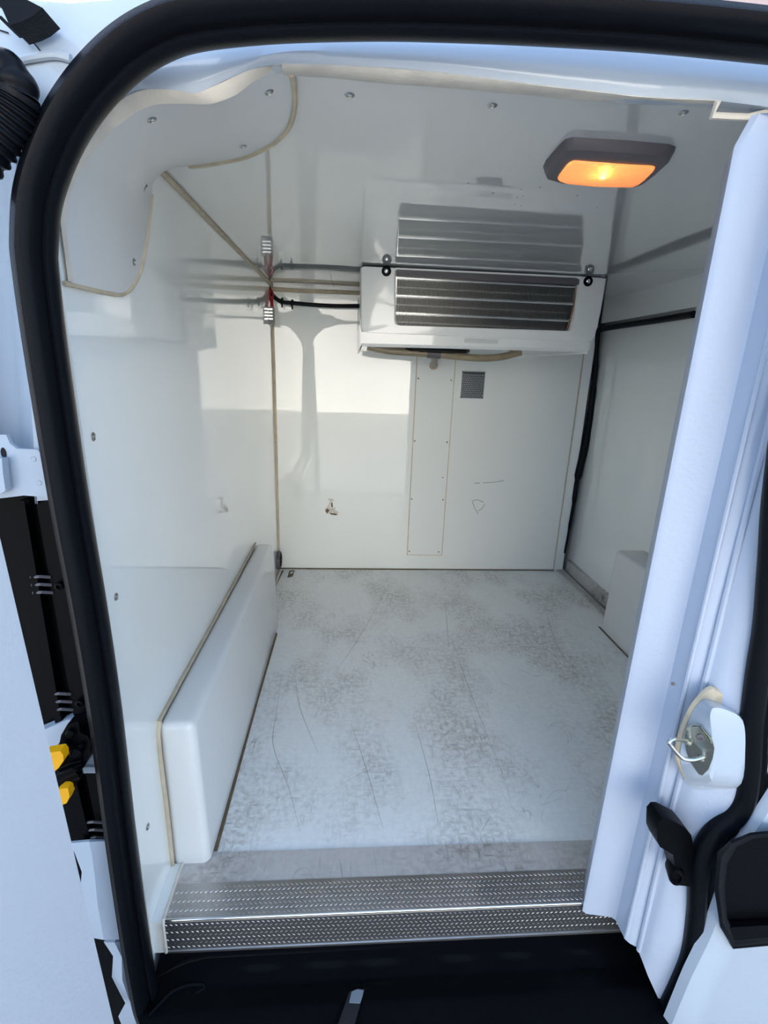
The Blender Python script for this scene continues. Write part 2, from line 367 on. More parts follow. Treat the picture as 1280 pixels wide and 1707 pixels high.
# ---- header flange painted, between the seal and the ceiling liner
S_px = [(88, 480), (90, 420), (95, 360), (105, 310), (125, 255), (160, 200), (200, 150), (250, 110), (300, 83), (375, 68), (450, 64), (540, 64), (640, 65), (760, 69), (900, 75), (1020, 84), (1150, 95), (1280, 108), (1400, 122)]
L_px = [(95, 475), (95, 420), (98, 360), (107, 300), (122, 262), (152, 214), (185, 182), (212, 160), (245, 149), (325, 155), (384, 131), (470, 107), (640, 114), (760, 125), (900, 143), (1000, 154), (1080, 163), (1195, 168), (1330, 185)]
Sf = cr([P(*q, 1, .690) for q in S_px], 5); Lf = cr([P(*q, 1, .688) for q in L_px], 5)
flr = []
for a, b in zip(Sf, Lf):
    m_ = a.lerp(b, .6) + Vector((0, -.006, .0)); flr.append([a + Vector((0, .006, .004)), a, a.lerp(b, .3) + Vector((0, -.002, .002)), m_, a.lerp(b, .85) + Vector((0, -.004, .001)), b, b + Vector((0, .02, .002))])
tag(loft('trim_2', list(map(list, zip(*flr))), M_paint), 'white painted body flange arching over the top of the rear opening', 'body flange', kind='structure')
# cream liner edge along the ceiling front
Le = [(470, 107), (560, 110), (640, 114), (760, 125), (900, 143), (1000, 154), (1080, 163), (1195, 168)]
Li = [(470, 120), (560, 126), (640, 134), (760, 143), (900, 156), (1000, 165), (1080, 170), (1190, 176)]
e1 = cr([P(*q, 1, .686) for q in Le], 4); e2 = cr([P(*q, 1, .703) for q in Li], 4)
er = [[b + Vector((0, .015, .004)), b, a.lerp(b, .5) + Vector((0, -.004, -.001)), a, a + Vector((0, .01, .012))] for a, b in zip(e1, e2)]
tag(loft('trim_3', list(map(list, zip(*er))), M_cream), 'cream glassfibre edge finishing the front of the ceiling liner', 'liner edge', kind='structure')
# pressed bracket at the right end of the header
br = thing('header_bracket', (.5, .72, 1.33), 'pressed white metal bracket with cream edge at the top right of the opening', 'bracket')
bp = [P(1197, 168, 1, .69), P(1186, 193, 1, .76), P(1245, 196, 1, .77), P(1285, 184, 1, .77), P(1420, 190, 1, .77), P(1420, 130, 1, .69), P(1300, 128, 1, .69), P(1240, 130, 1, .692), P(1205, 150, 1, .69)]
bmb = bmesh.new(); vs_ = [bmb.verts.new(p) for p in bp]; bmb.faces.new(vs_); bmesh.ops.triangulate(bmb, faces=bmb.faces[:]); bmesh.ops.solidify(bmb, geom=bmb.faces[:], thickness=-.002)
link('bracket_plate', finish(bmb, 'bracket_plate', False), M_paint, br)
tube('bracket_edge', [P(1197, 168, 1, .686), P(1186, 193, 1, .696), P(1245, 196, 1, .696), P(1285, 186, 1, .696), P(1400, 186, 1, .696)], .004, M_cream, br, 6)
tube('edge_trim', [(XL-.004, .679, 1.085), (XL-.003, .672, .8), (XL-.004, .679, .4), (XL-.003, .679, -.125)], .0042, M_cream, wl_, 6)

# ================================================================== weather seals
def seal(name, path3, prof, inward, label, cat='rubber seal'):
    rows = []
    n = len(path3)
    for i, p in enumerate(path3):
        t = (path3[min(i+1, n-1)] - path3[max(i-1, 0)]); t.y = 0; t.normalize()
        nn = Vector((t.z, 0, -t.x)) * inward
        rows.append([Vector((p.x, 0, p.z)) + nn * u + Vector((0, v, 0)) for u, v in prof])
    bm = bmesh.new(); grid(bm, rows, closed_v=True, caps=True)
    o = link(name, finish(bm, name, True), M_rub); return tag(o, label, cat)
C_px = [(1700, 125), (1450, 82), (1280, 62), (1100, 44), (900, 31), (760, 25), (640, 22), (500, 24), (400, 30), (320, 40), (270, 55), (222, 82), (178, 120), (138, 167), (105, 220), (80, 278), (64, 335), (59, 400), (61, 450), (80, 595), (116, 828), (150, 1020), (178, 1200), (203, 1400), (223, 1545), (235, 1620), (246, 1672), (268, 1715), (310, 1742), (380, 1756), (700, 1762), (1050, 1745)]
Cp = [P(*q, 1, .625) for q in C_px]
tail_ = [Vector((1.235, .625, -.05)), Vector((1.235, .625, .9)), Vector((1.23, .625, 1.2)), Vector((1.19, .625, 1.30)), Vector((1.08, .625, 1.33))]
assert Cp[0].x < 1.0
prof = [(-.0200, .628), (-.0188, .614), (-.014, .604), (-.006, .600), (.001, .603), (.0055, .611), (.0065, .620), (.008, .623), (.010, .6205), (.0145, .6195), (.0175, .625), (.0165, .636), (.012, .648), (.004, .658), (-.014, .658), (-.0188, .644)]
seal('door_seal', cr(tail_ + Cp, 6), prof, -1, 'thick black rubber weather seal framing the left and top of the opening')

# ================================================================== exterior left: body pillar
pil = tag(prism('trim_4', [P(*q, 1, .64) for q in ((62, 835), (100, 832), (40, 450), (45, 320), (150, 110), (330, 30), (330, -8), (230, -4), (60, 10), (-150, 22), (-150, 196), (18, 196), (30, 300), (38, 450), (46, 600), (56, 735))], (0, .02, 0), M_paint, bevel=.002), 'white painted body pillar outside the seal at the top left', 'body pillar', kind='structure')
tube('pressed_bead', cr([P(-20, 95, 1, .637), P(20, 102, 1, .637), P(50, 97, 1, .637), P(90, 92, 1, .637), P(118, 98, 1, .637)], 4), .004, M_paint, pil, 8)
ey = ((20, 190), (31, 300), (39, 450), (47, 600), (57, 735), (63, 840))
loft('recessed_channel', [[P(x, y, 1, .642) for x, y in ey], [P(x - 4, y, 1, .652) for x, y in ey], [P(x - 20, y, 1, .700) for x, y in ey], [P(x - 30, y, 1, .708) for x, y in ey], [P(x - 230, y, 1, .712) for x, y in ey]], M_paint, pil)
bk = thing('pillar_bracket', (-.4, .63, .86), 'white folded metal bracket with two oval holes low on the left pillar', 'bracket')
prism('bracket_plate', [P(*q, 1, .632) for q in ((-80, 722), (10, 725), (17, 740), (28, 748), (62, 750), (72, 758), (76, 790), (83, 829), (40, 826), (-10, 832), (-80, 836))], (0, .006, 0), M_paint, bk, .0015)
prism('folded_flap', [P(*q, 1, .618) for q in ((-80, 762), (3, 765), (5, 790), (9, 818), (0, 824), (-80, 830))], (0, .012, 0), M_paint, bk, .002)
for q, r in (((6, 755), .0048), ((10, 806), .003)):
    link('oval_hole', lathe_mesh('oval_hole', [(r, 0), (r*.9, .0008), (0, .0008)], M_dark, (0, -1, 0), 16), None, bk, P(*q, 1, .6318)).scale = (.7, 1, 1.4)
for q in ((56, 765), (65, 805)):
    link('weld_spot', lathe_mesh('weld_spot', [(.0035, 0), (.003, .0008), (.002, .0004), (0, .0004)], M_paint, (0, -1, 0), 14), None, bk, P(*q, 1, .632))
# black channel panel
ch = thing('tail_lamp_channel', (-.4, .66, .5), 'black plastic channel panel with louvre slots beside the seal, left of opening', 'channel panel')
prism('panel', [P(*q, 1, .655) for q in ((-120, 820), (112, 820), (165, 1150), (215, 1500), (240, 1660), (265, 1760), (60, 1760), (-120, 1100))], (0, .012, 0), M_plas, ch, .002)
prism('side_rib', [P(*q, 1, .64) for q in ((30, 835), (40, 835), (100, 1190), (150, 1400), (142, 1402), (88, 1190))], (0, .016, 0), M_plas, ch, .002)
prism('side_rib', [P(*q, 1, .645) for q in ((60, 835), (90, 835), (140, 1150), (190, 1420), (170, 1420), (122, 1190))], (0, .01, 0), M_plas, ch, .002)
for (x0, y0) in ((52, 962), (86, 1157), (142, 1371)):
    for k in range(3):
        tube('louvre', [P(x0 + k*2, y0 + k*13, 1, .645), P(x0 + 14 + k*2, y0 - 1 + k*13, 1, .638), P(x0 + 32 + k*2, y0 + k*13, 1, .645)], .0022, M_plas2, ch, 6)
    link('clip', lathe_mesh('clip', [(.006, 0), (.0055, .004), (.003, .005), (.0028, .002), (0, .002)], M_plas, (0, -1, 0), 12), None, ch, P(x0 + 48, y0 + 14, 1, .641))
# hinge bracket and hinge
hp = thing('hinge_mount', (-.39, .65, .48), 'white metal hinge mounting pad between the black channel sections', 'mounting pad')
prism('pad', [P(*q, 1, .636) for q in ((60, 1222), (112, 1200), (160, 1195), (172, 1288), (70, 1292))], (0, .016, 0), M_paint, hp, .003)
prism('lip', [P(*q, 1, .63) for q in ((135, 1279), (172, 1279), (174, 1289), (136, 1289))], (0, .01, 0), M_paint, hp, .003)
# lower white pillar
lp = [[P(*q, 1, v) for q, v in r] for r in (
    [((118, 1402), .64), ((150, 1399), .63), ((186, 1399), .64)],
    [((128, 1418), .64), ((155, 1420), .628), ((190, 1421), .64)],
    [((140, 1450), .64), ((160, 1455), .625), ((195, 1455), .64)],
    [((136, 1500), .64), ((165, 1505), .624), ((202, 1505), .64)],
    [((150, 1558), .64), ((175, 1562), .628), ((210, 1562), .64)])]
tag(loft('trim_5', lp, M_paint, thick=.004), 'white painted lower pillar section between the open door and the seal', 'body pillar', kind='structure')
lp = [[P(*q, 1, v) for q, v in r] for r in (
    [((176, 1566), .642), ((192, 1566), .632), ((214, 1566), .642)],
    [((192, 1590), .642), ((204, 1590), .63), ((216, 1590), .642)],
    [((190, 1625), .642), ((205, 1628), .628), ((222, 1630), .642)],
    [((205, 1655), .642), ((215, 1658), .63), ((232, 1660), .642)],
    [((212, 1668), .642), ((222, 1672), .632), ((238, 1675), .642)],
    [((200, 1690), .642), ((230, 1690), .632), ((250, 1692), .642)],
    [((215, 1730), .642), ((240, 1730), .632), ((272, 1735), .642)])]
tag(loft('trim_6', lp, M_paint, thick=.004), 'narrow crumpled-looking white body flange at the bottom of the left pillar', 'body flange', kind='structure')

# corrugated conduit elbow
cd = thing('corrugated_conduit', (-.36, .6, 1.2), 'black corrugated rubber conduit with smooth elbow at the top left corner', 'conduit')
pth = cr([P(-60, 128, 1, .60), P(-25, 118, 1, .60), P(5, 122, 1, .60), P(22, 140, 1, .60), P(26, 165, 1, .60)], 8)
tube('elbow', pth, [.020 + .0012 * math.sin(i*.8) for i in range(len(pth))], M_rub, cd, 20)
path = cr([P(26, 163, 1, .60), P(18, 188, 1, .60), P(2, 216, 1, .60), P(-22, 245, 1, .60), P(-60, 290, 1, .60)], 30)
tube('bellows', path, [.0215 + .0019 * max(-.7, math.sin(i * 2*PI / 11)) for i in range(len(path))], M_rub, cd, 20)
tube('collar', [P(27, 158, 1, .60), P(25, 168, 1, .60)], .0232, M_rub, cd, 20)
# rubber drip wedge
wd = thing('rubber_end_cap', (-.34, .6, 1.33), 'torn black rubber end cap stuck on the white pillar top corner', 'rubber cap')
prism('cap_body', [P(*q, 1, .60) for q in ((-6, 2), (4, 16), (12, 34), (16, 42), (38, 35), (54, 27), (71, 13), (50, 2), (30, -8), (-6, -8))], (0, .03, 0), M_rub, wd, .004)
prism('torn_flap', [P(*q, 1, .61) for q in ((-4, 28), (2, 26), (14, 38), (27, 42), (24, 47), (16, 47), (6, 38))], (0, .015, 0), M_rub, wd, .002)
for k, pts in enumerate((((34, 42), (44, 58), (58, 74), (68, 86)), ((70, 14), (76, 22)), ((-2, 50), (14, 55)))):
    tube('crack', [P(*q, 1, .6385) for q in pts], .0007, M_dark, wd, 5)

# open left door (inner liner side faces the camera)
ld = tag(thing('door_1', (-.3, .42, .5), 'large open white rear door panel filling the lower left corner', 'door'), kind='structure')
e0 = P(2, 905, 1, .42); e1_ = P(190, 1707, 1, .42)
dirx = (e1_ - e0) / (e1_.z - e0.z)
top = e0 + dirx * (1.37 - e0.z); bot = e0 + dirx * (-.35 - e0.z)
out = Vector((-.28, -1, 0)).normalized(); side = Vector((-1, .28, 0)).normalized()
bm = bmesh.new()
prof = [Vector((0, 0, 0)), out * .70, out * .70 + side * .06, side * .05]
rows = [[p + q for q in prof] for p in (bot, top)]
grid(bm, rows, closed_v=True, caps=True)
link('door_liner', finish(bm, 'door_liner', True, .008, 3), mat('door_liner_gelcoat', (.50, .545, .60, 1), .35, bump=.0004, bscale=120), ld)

# hinge of the open door
hb = [(102, 1225), (112, 1208), (130, 1203), (134, 1222), (146, 1227), (152, 1238), (148, 1262), (142, 1276), (128, 1292), (104, 1300), (92, 1290), (96, 1262), (88, 1252), (99, 1240)]
hg = prism('hinge', [P(*q, 1, .610) for q in hb], (0, .022, 0), M_plas, ld, .003); hg['label'] = 'black hinge mechanism with yellow stop blocks'
for i, (q, r, d) in enumerate((((120, 1219), .0058, .604), ((129, 1252), .0085, .60), ((138, 1240), .004, .604), ((112, 1238), .005, .603))):
    link('pivot', lathe_mesh('pivot', [(r, 0), (r, .006), (r*.7, .008), (r*.55, .0065), (0, .0065)], M_plas, (0, -1, 0), 14), None, hg, P(*q, 1, d + .006))
for k in range(4):
    tube('hinge_link', [P(90 + k*4, 1284 + k*9, 1, .60), P(116 + k*6, 1272 + k*8, 1, .597), P(134, 1268 + k*6, 1, .606)], .0024, M_plas, hg, 7)
prism('hinge_arm', [P(*q, 1, .598) for q in ((76, 1296), (128, 1282), (132, 1300), (118, 1322), (84, 1340))], (0, .012, 0), M_plas, hg, .003)
prism('stop_block', [P(*q, 1, .585) for q in ((74, 1256), (100, 1252), (105, 1258), (106, 1268), (98, 1280), (84, 1292))], (0, .014, 0), M_yel, hg, .002)
prism('stop_block', [P(*q, 1, .585) for q in ((92, 1322), (101, 1315), (113, 1314), (116, 1328), (111, 1339), (96, 1345))], (0, .014, 0), M_yel, hg, .002)

# ================================================================== bumper sill
sill = thing('sill_cover', (.1, .62, -.1), 'matt black moulded plastic sill cover below the tread plate step', 'sill cover')
xs = [-.345 + .97 * i / 60 for i in range(61)]
def sz(y, x):
    t = (.69 - y) / .16
    z = -.078 - .012 * min(1, t * 3) - .02 * max(0, t - .55) * 1.5
    for cx in (-.15, -.03, .07, .22, .33, .46):   # moulded tabs
        if abs(x - cx) < .028 and .03 < (.69 - y) < .060: z -= .0035
    return z
ys = [.692 - .17 * i / 40 for i in range(41)]
loft('sill_moulding', [[(x, y, sz(y, x)) for x in xs] for y in ys], M_plas, sill)
box('sill_front', (-.345, .50, -.30), (.625, .522, -.106), M_plas, sill, .004)
tube('rolled_lip', cr([(-.34, .655, -.088), (-.30, .672, -.083), (-.26, .68, -.082)], 5) + [Vector((.60, .685, -.084))], .0035, M_plas, sill, 8)
tube('moulded_rib', cr([(-.335, .60, -.092), (-.30, .635, -.09), (-.25, .640, -.092), (-.2, .61, -.097), (.55, .59, -.104)], 6), .005, M_plas, sill, 8)
for q in ((493, 1627), (720, 1607), (895, 1574)):
    p = P(*q, 2, -.088); link('rivet', lathe_mesh('rivet', [(.006, 0), (.0055, .0015), (.003, .003), (.0018, .001), (0, .001)], M_plas2, (0, 0, 1), 12), None, sill, (p.x, p.y, -.0925))
sl_ = thing('sill_latch_slot', (.03, .61, -.095), 'slot in the black sill showing a small grey latch tongue', 'latch slot')
prism('slot_frame', [P(*q, 2, -.094) for q in ((556, 1712), (578, 1652), (592, 1645), (612, 1645), (608, 1662), (594, 1712))], (0, 0, .0075), M_plas, sl_, .002)
prism('slot_well', [P(*q, 2, -.086) for q in ((562, 1712), (582, 1654), (594, 1649), (608, 1649), (604, 1662), (590, 1712))], (0, 0, .0004), M_dark, sl_)
prism('latch_tongue', [P(*q, 2, -.085) for q in ((582, 1672), (586, 1654), (596, 1650), (606, 1652), (604, 1662), (600, 1673))], (0, 0, .002), mat('grey_painted_steel', srgb(120, 130, 138), .45), sl_, .001)

# ================================================================== closed right door
rd = tag(thing('door_2', (.8, .6, .6), 'closed white right rear door with stepped edge running down the right side', 'door'), kind='structure')
def zb(i): return (-.012, -.010, -.012, -.014, -.020, -.032, -.040, -.06, -.10, -.12)[i]
jp = [(.530, .760), (.500, .742), (.4685, .684), (.474, .678), (.520, .671), (.5265, .665), (.5275, .632), (.534, .626), (.546, .622), (.552, .606), (.560, .598), (.580, .585), (.64, .570)]
jb = [-.012, -.010, -.010, -.010, -.011, -.011, -.012, -.014, -.018, -.035, -.055, -.095, -.16]
rows = []
K = 40
for k in range(K + 1):
    t = k / K; r = []
    for (x, y), b in zip(jp, jb):
        top_ = 1.312 if y > .66 else 1.30
        z = b + (top_ - b) * t
        # rounded upper left corner of the liner block
        dx = 0
        if z > top_ - .03 and x < .53:
            u = (z - (top_ - .03)) / .03; dx = .014 * (1 - math.sqrt(max(0, 1 - u * u)))
        r.append(Vector((x + dx, y, z)))
    rows.append(r)
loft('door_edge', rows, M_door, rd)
tp = rows[-1]; bmc = bmesh.new()
vs = [bmc.verts.new(p) for p in tp] + [bmc.verts.new((1.14, .57, 1.30)), bmc.verts.new((1.14, .76, 1.31))]
bmc.faces.new(vs); bmesh.ops.triangulate(bmc, faces=bmc.faces)
link('door_top', finish(bmc, 'door_top', False), M_door, rd)
box('door_inner', (.53, .745, -.012), (1.14, .762, 1.312), M_door, rd, .004)
tube('edge_bead', [(.5265, .630, -.005), (.5265, .630, 1.29)], .0035, M_door, rd, 8)
tube('edge_bead', [(.548, .618, -.02), (.544, .618, .25), (.546, .618, .6), (.544, .618, 1.29)], .0045, M_door, rd, 8)
# outer skin
def skx(z):
    pts = [(-.30, .56), (-.10, .575), (.02, .585), (.12, .600), (.30, .606), (.36, .625), (.45, .652), (.7, .65), (1.33, .63)]
    for (a, x0), (b, x1) in zip(pts, pts[1:]):
        if a <= z <= b: return x0 + (x1 - x0) * (z - a) / (b - a)
    return .63
rows = []
for k in range(50):
    z = -.30 + 1.62 * k / 49; x0 = skx(z)
    rows.append([Vector((x0, .562, z)), Vector((x0 + .006, .548, z)), Vector((x0 + .02, .542, z)), Vector((x0 + .05, .540, z)), Vector((x0 + .058, .543, z)), Vector((x0+.3, .535, z)), Vector((1.22, .56, z)), Vector((1.26, .62, z))])
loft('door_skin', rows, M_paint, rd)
# door seal on the right door
D_px = [(1330, 560), (1303, 800), (1290, 950), (1281, 1050), (1268, 1127), (1258, 1204), (1254, 1280), (1246, 1330), (1228, 1362), (1196, 1388), (1175, 1425), (1168, 1470), (1165, 1525), (1155, 1590), (1136, 1640), (1112, 1690), (1085, 1740)]
Dp = [P(*q, 1, .575) for q in D_px]
Dp = [Vector((Dp[0].x + .004, .575, 1.285)), Vector((Dp[0].x + .003, .575, 1.1))] + [p for p in Dp if p.z < 1.05]
prof2 = [(.018, .582), (.019, .572), (.013, .562), (.003, .558), (-.004, .562), (-.007, .567), (-.011, .563), (-.017, .567), (-.019, .576), (-.016, .588), (.012, .590)]
so_ = seal('door_seal', cr(Dp, 6), prof2, 1, 'wavy black rubber seal running down the edge of the closed right door')
# striker housing
sh = thing('striker_housing', (.57, .6, .45), 'rounded white plastic housing carrying the steel latch striker on the right door edge', 'housing')
def blob(pxs, y0, y1, inset):
    c = sum((P(*q, 1, y0) for q in pxs), Vector()) / len(pxs)
    base = cr([P(*q, 1, y0) for q in pxs], 4, True)
    r = [base]
    for s, v in ((.5, y0 + (y1-y0)*.5), (.8, y0 + (y1-y0)*.85), (1, y1)):
        off = inset * s * s
        r.append([Vector((p.x + (c.x-p.x) * off, v, p.z + (c.z-p.z) * off)) for p in base])
    r.append([Vector((c.x + (p.x-c.x)*.4, y1 - .001, c.z + (p.z-c.z)*.4)) for p in r[-1]])
    return r
loft('gasket', blob([(1140, 1196), (1158, 1165), (1185, 1143), (1215, 1166), (1238, 1188), (1246, 1260), (1240, 1322), (1205, 1328), (1180, 1324), (1142, 1300), (1125, 1264), (1127, 1235)], .603, .597, .03), M_tan, sh, closed_v=True, caps=True)
base_px = [(1142, 1212), (1150, 1188), (1162, 1170), (1176, 1163), (1205, 1172), (1238, 1192), (1243, 1250), (1236, 1316), (1195, 1324), (1162, 1318), (1140, 1298), (1130, 1264), (1133, 1235)]
mid_px = [(1146, 1214), (1154, 1191), (1166, 1174), (1180, 1167), (1207, 1176), (1238, 1196), (1243, 1250), (1236, 1312), (1195, 1319), (1164, 1313), (1143, 1294), (1134, 1262), (1138, 1236)]
rid_px = [(1186, 1222), (1184, 1205), (1184, 1190), (1190, 1180), (1212, 1184), (1238, 1202), (1242, 1250), (1235, 1304), (1204, 1308), (1188, 1303), (1182, 1288), (1183, 1262), (1186, 1240)]
R_ = [cr([P(*q, 1, .602) for q in base_px], 4, True), cr([P(*q, 1, .593) for q in mid_px], 4, True), cr([P(*q, 1, .563) for q in rid_px], 4, True)]
cc = sum(R_[2], Vector()) / len(R_[2]); R_.append([p.lerp(cc + Vector((0, -.004, 0)), .35) for p in R_[2]])
loft('housing_shell', R_, M_paint, sh, closed_v=True, caps=True)
st = thing('latch_striker', (.55, .56, .45), 'zinc plated steel latch striker plate with a bent wire loop', 'striker')
def Q(px, py, d=0):   # on the sloping left face of the housing
    return P(px, py, 1, .5895 - .030 * (px - 1140) / 48 - d)
NS = Vector((-.45, -.89, 0))
prism('striker_plate', [Q(*q) for q in ((1140, 1226), (1144, 1212), (1156, 1206), (1166, 1208), (1186, 1230), (1190, 1245), (1187, 1262), (1180, 1280), (1170, 1290), (1164, 1288), (1150, 1268), (1143, 1250))], NS * .0035, M_zinc, st, .0012)
prism('raised_boss', [Q(*q, .0035) for q in ((1151, 1211), (1164, 1211), (1181, 1231), (1184, 1241), (1176, 1245), (1164, 1242), (1155, 1236))], NS * .004, M_zinc, st, .0015)
link('screw', lathe_mesh('screw', [(.0058, 0), (.0055, .0018), (.003, .0022), (.0026, .0010), (0, .001)], M_plas2, tuple(NS), 16), None, st, Q(1167, 1229, .0068))
lp_ = [Q(1148, 1236, .003), Q(1138, 1234, .012), P(1124, 1232, 1, .572), P(1116, 1236, 1, .568), P(1118, 1243, 1, .567), P(1135, 1262, 1, .565), P(1146, 1266, 1, .563), P(1158, 1266, 1, .563), Q(1172, 1262, .003)]
tube('wire_loop', cr(lp_, 6), .0030, M_chrome, st, 12)
for q in ((1147, 1236), (1168, 1263)):
    link('loop_collar', lathe_mesh('loop_collar', [(.0050, 0), (.0050, .003), (.0036, .0055), (.001, .006)], M_zinc, tuple(NS), 12), None, st, Q(*q, .003))
# rubber stop
rs = thing('rubber_door_stop', (.56, .59, .23), 'black rubber door stop block with a round buffer below the striker', 'door stop')
prism('stop_arm', [P(*q, 1, .570) for q in ((1096, 1372), (1103, 1364), (1112, 1364), (1140, 1378), (1152, 1392), (1156, 1410), (1154, 1440), (1150, 1478), (1132, 1476), (1124, 1440), (1122, 1425), (1100, 1412), (1095, 1400))], (0, .03, 0), M_plas, rs, .004, 3)
link('round_buffer', lathe_mesh('round_buffer', [(.012, -.02), (.0125, 0), (.011, .004), (.007, .005), (.0055, .001), (0, .0)], M_plas, (-.35, -1, 0), 20), None, rs, P(1127, 1460, 1, .570)).scale = (.9, 1, 1.45)
for q in ((1172, 1360), (1122, 1140)):
    link('drain_plug', lathe_mesh('drain_plug', [(.003, 0), (.0026, .001), (0, .001)], M_plas2, (-.3, -1, 0), 10), None, rd, P(*q, 1, .598))
# exterior handle recess
hd = thing('door_handle_recess', (.56, .52, .33), 'black plastic handle recess on the outside of the right door', 'handle')
hp_ = [(1196, 1420), (1215, 1402), (1250, 1388), (1290, 1384), (1400, 1384), (1400, 1575), (1290, 1575), (1222, 1582), (1200, 1545), (1190, 1480)]
ip_ = [(1212, 1440), (1228, 1412), (1256, 1398), (1290, 1395), (1400, 1395), (1400, 1556), (1290, 1556), (1226, 1562), (1212, 1530), (1208, 1480)]
Hy = .530
bm = bmesh.new()
grid(bm, [[P(*q, 1, .545) for q in hp_], [P(*q, 1, Hy) for q in hp_], [P(*q, 1, Hy-.004).lerp(P(*r, 1, Hy-.004), .4) for q, r in zip(hp_, ip_)], [P(*r, 1, Hy) for r in ip_], [P(*r, 1, Hy+.009) for r in ip_]], closed_v=True)
link('bezel', finish(bm, 'bezel', True), M_rub, hd)
prism('recess_pan', [P(*r, 1, Hy+.0088) for r in ip_], (0, .004, 0), M_plas, hd)
prism('grip', [P(*q, 1, Hy - .002) for q in ((1222, 1582), (1290, 1576), (1400, 1576), (1400, 1540), (1290, 1542), (1218, 1546))], (0, .009, 0), M_plas, hd, .003)

# ================================================================== interior fittings
def wheel_box(name, x0, x1, y0, y1, h, label, group, left):
    t = thing(name, ((x0+x1)/2, (y0+y1)/2, 0), label, 'wheel arch box')
    bm = bmesh.new(); add_box(bm, (x0, y0, -.02), (x1, y1, h))
    # inner face flares: narrower at the top
    for v in bm.verts:
        if v.co.z > .1:
            if left and v.co.x > x0 + .01: v.co.x -= .008
            if not left and v.co.x < x1 - .01: v.co.x += .008
    es = [e for e in bm.edges if not ((e.verts[0].co.z < 0 and e.verts[1].co.z < 0))]
    bmesh.ops.bevel(bm, geom=[e for e in es], offset=.016, segments=5, affect='EDGES', profile=.5)
    link('box_shell', finish(bm, 'box_shell', True), M_box, t); return t
wl1 = wheel_box('wheel_arch_box', XL+.0004, -.278, .80, 1.80, .345, 'long white wheel arch box with rounded edges along the left wall', None, True)
tube('sealant_bead', cr([(XL+.002, .798, -.015), (XL+.003, .797, .15), (XL+.002, .797, .30), (XL+.003, .808, .342), (XL+.002, .85, .347), (XL+.003, 1.3, .347), (XL+.001, 1.79, .347)], 5), .0046, M_tan, wl1, 8)
prism('floor_joint', [(-.2795, .826, .0006), (-.270, .826, .0006), (-.2725, 1.3, .0006), (-.2705, 1.72, .0006), (-.2775, 1.735, .0006)], (0, 0, .0012), M_dtan, wl1)
wl2 = wheel_box('wheel_arch_box', 1.052, XR+.036, 1.02, 1.78, .342, 'white wheel arch box on the right, half hidden by the closed door', None, False)
prism('floor_joint', [(1.0385, 1.59, .0006), (1.046, 1.59, .0006), (1.046, 1.77, .0006), (1.0385, 1.775, .0006)], (0, 0, .0012), M_dtan, wl2)
prism('floor_joint', [(1.0405, 1.02, .0006), (1.046, 1.02, .0006), (1.046, 1.60, .0006), (1.0405, 1.60, .0006)], (0, 0, .0012), M_dtan, wl2)
# curved arch liner behind right box
arc = [Vector((XR+.034, 1.74, .30))] + [Vector((XR+.034, 1.74 - .45 * (1 - math.cos(a)), .30 + .52 * math.sin(a))) for a in [PI/2 * k / 14 for k in range(1, 15)]] + [Vector((XR+.034, 1.0, .82)), Vector((XR+.034, 1.0, .30))]
al = thing('wheel_arch_liner', (XR+.03, 1.4, .3), 'curved white arch liner rising behind the right wheel arch box', 'arch liner')
prism('liner_sheet', arc, (-.008, 0, 0), M_box, al, .002)
tube('sealant_bead', [p + Vector((-.006, 0, 0)) for p in arc[:-2]], .0035, M_cream, al, 6)

# side door gasket + sill rail
sg = thing('side_door_gasket', (1.17, 2.1, .6), 'wavy black rubber gasket around the side door opening at the right', 'rubber seal')
gp = [(1155, 524), (1100, 533), (1040, 542), (1005, 548), (997, 553), (995, 575), (993, 610), (989, 650), (984, 690), (978, 730), (970, 765), (962, 800), (956, 840), (948, 885), (941, 922)]
gw = [4, 4, 4, 5, 4, 3.5, 4.5, 5.5, 6.5, 7.5, 7, 4.5, 3, 2, 1.5]
gx = XR + .012
top_ = [P(x, y, 0, XR - .004) for x, y in gp[:4]]
tube('top_gasket', cr([Vector((XR - .002, p.y, p.z)) for p in top_], 4), .0125, M_rub, sg, 10)
side = [P(x, y, 1, YB - .004) for x, y in gp[3:]]
tube('side_gasket', cr(side, 5), [max(.004, v) for v in np.repeat([w_ * .0026 for w_ in gw[3:]], 5)[:len(cr(side, 5))]], M_rub, sg, 10)
# side-door panel proper (beyond the gasket)
dp = tag(box('door_3', (XR+.022, 1.0, .06), (XR+.034, YB+.03, 1.225), M_gel, bevel=.006), 'off-white inner panel of the closed side door on the right', 'door', kind='structure')
rail = thing('side_door_sill_rail', (1.15, 2.1, 0), 'grey metal sill rail along the foot of the side door', 'sill rail')
box('rail_base', (1.105, 1.785, -.002), (1.165, YB-.002, .006), M_thr, rail, .002)
box('rail_upstand', (1.155, 1.785, .004), (1.172, YB-.002, .062), M_thr, rail, .004)
box('rail_groove', (1.142, 1.785, .0055), (1.147, YB-.004, .008), M_plas2, rail)

# ---- access panel on the bulkhead
ap = thing('access_panel', (.39, YB, .1), 'tall narrow white access panel screwed to the bulkhead beneath the cooling unit', 'panel')
pz = P(679, 924, 1, YB).z; x0, x1 = .303, .479
box('panel_joint', (x0-.004, YB-.0016, pz-.004), (x1+.004, YB-.0002, 1.12), M_tan, ap)
box('panel_sheet', (x0, YB-.0045, pz), (x1, YB-.0012, 1.12), M_gel, ap, .001)
for q in ((697, 631), (752, 634), (691, 735), (745, 737), (686, 832), (738, 833), (682, 919), (731, 920)):
    screw(ap, P(*q, 1, YB-.0045), (0, -1, 0), .0042)
me = lathe_mesh('drill_hole', [(.003, 0), (.0028, .0006), (0, .0003)], M_dtan, (0, -1, 0), 8); link('drill_hole', me, None, ap, P(738, 796, 1, YB-.0045))
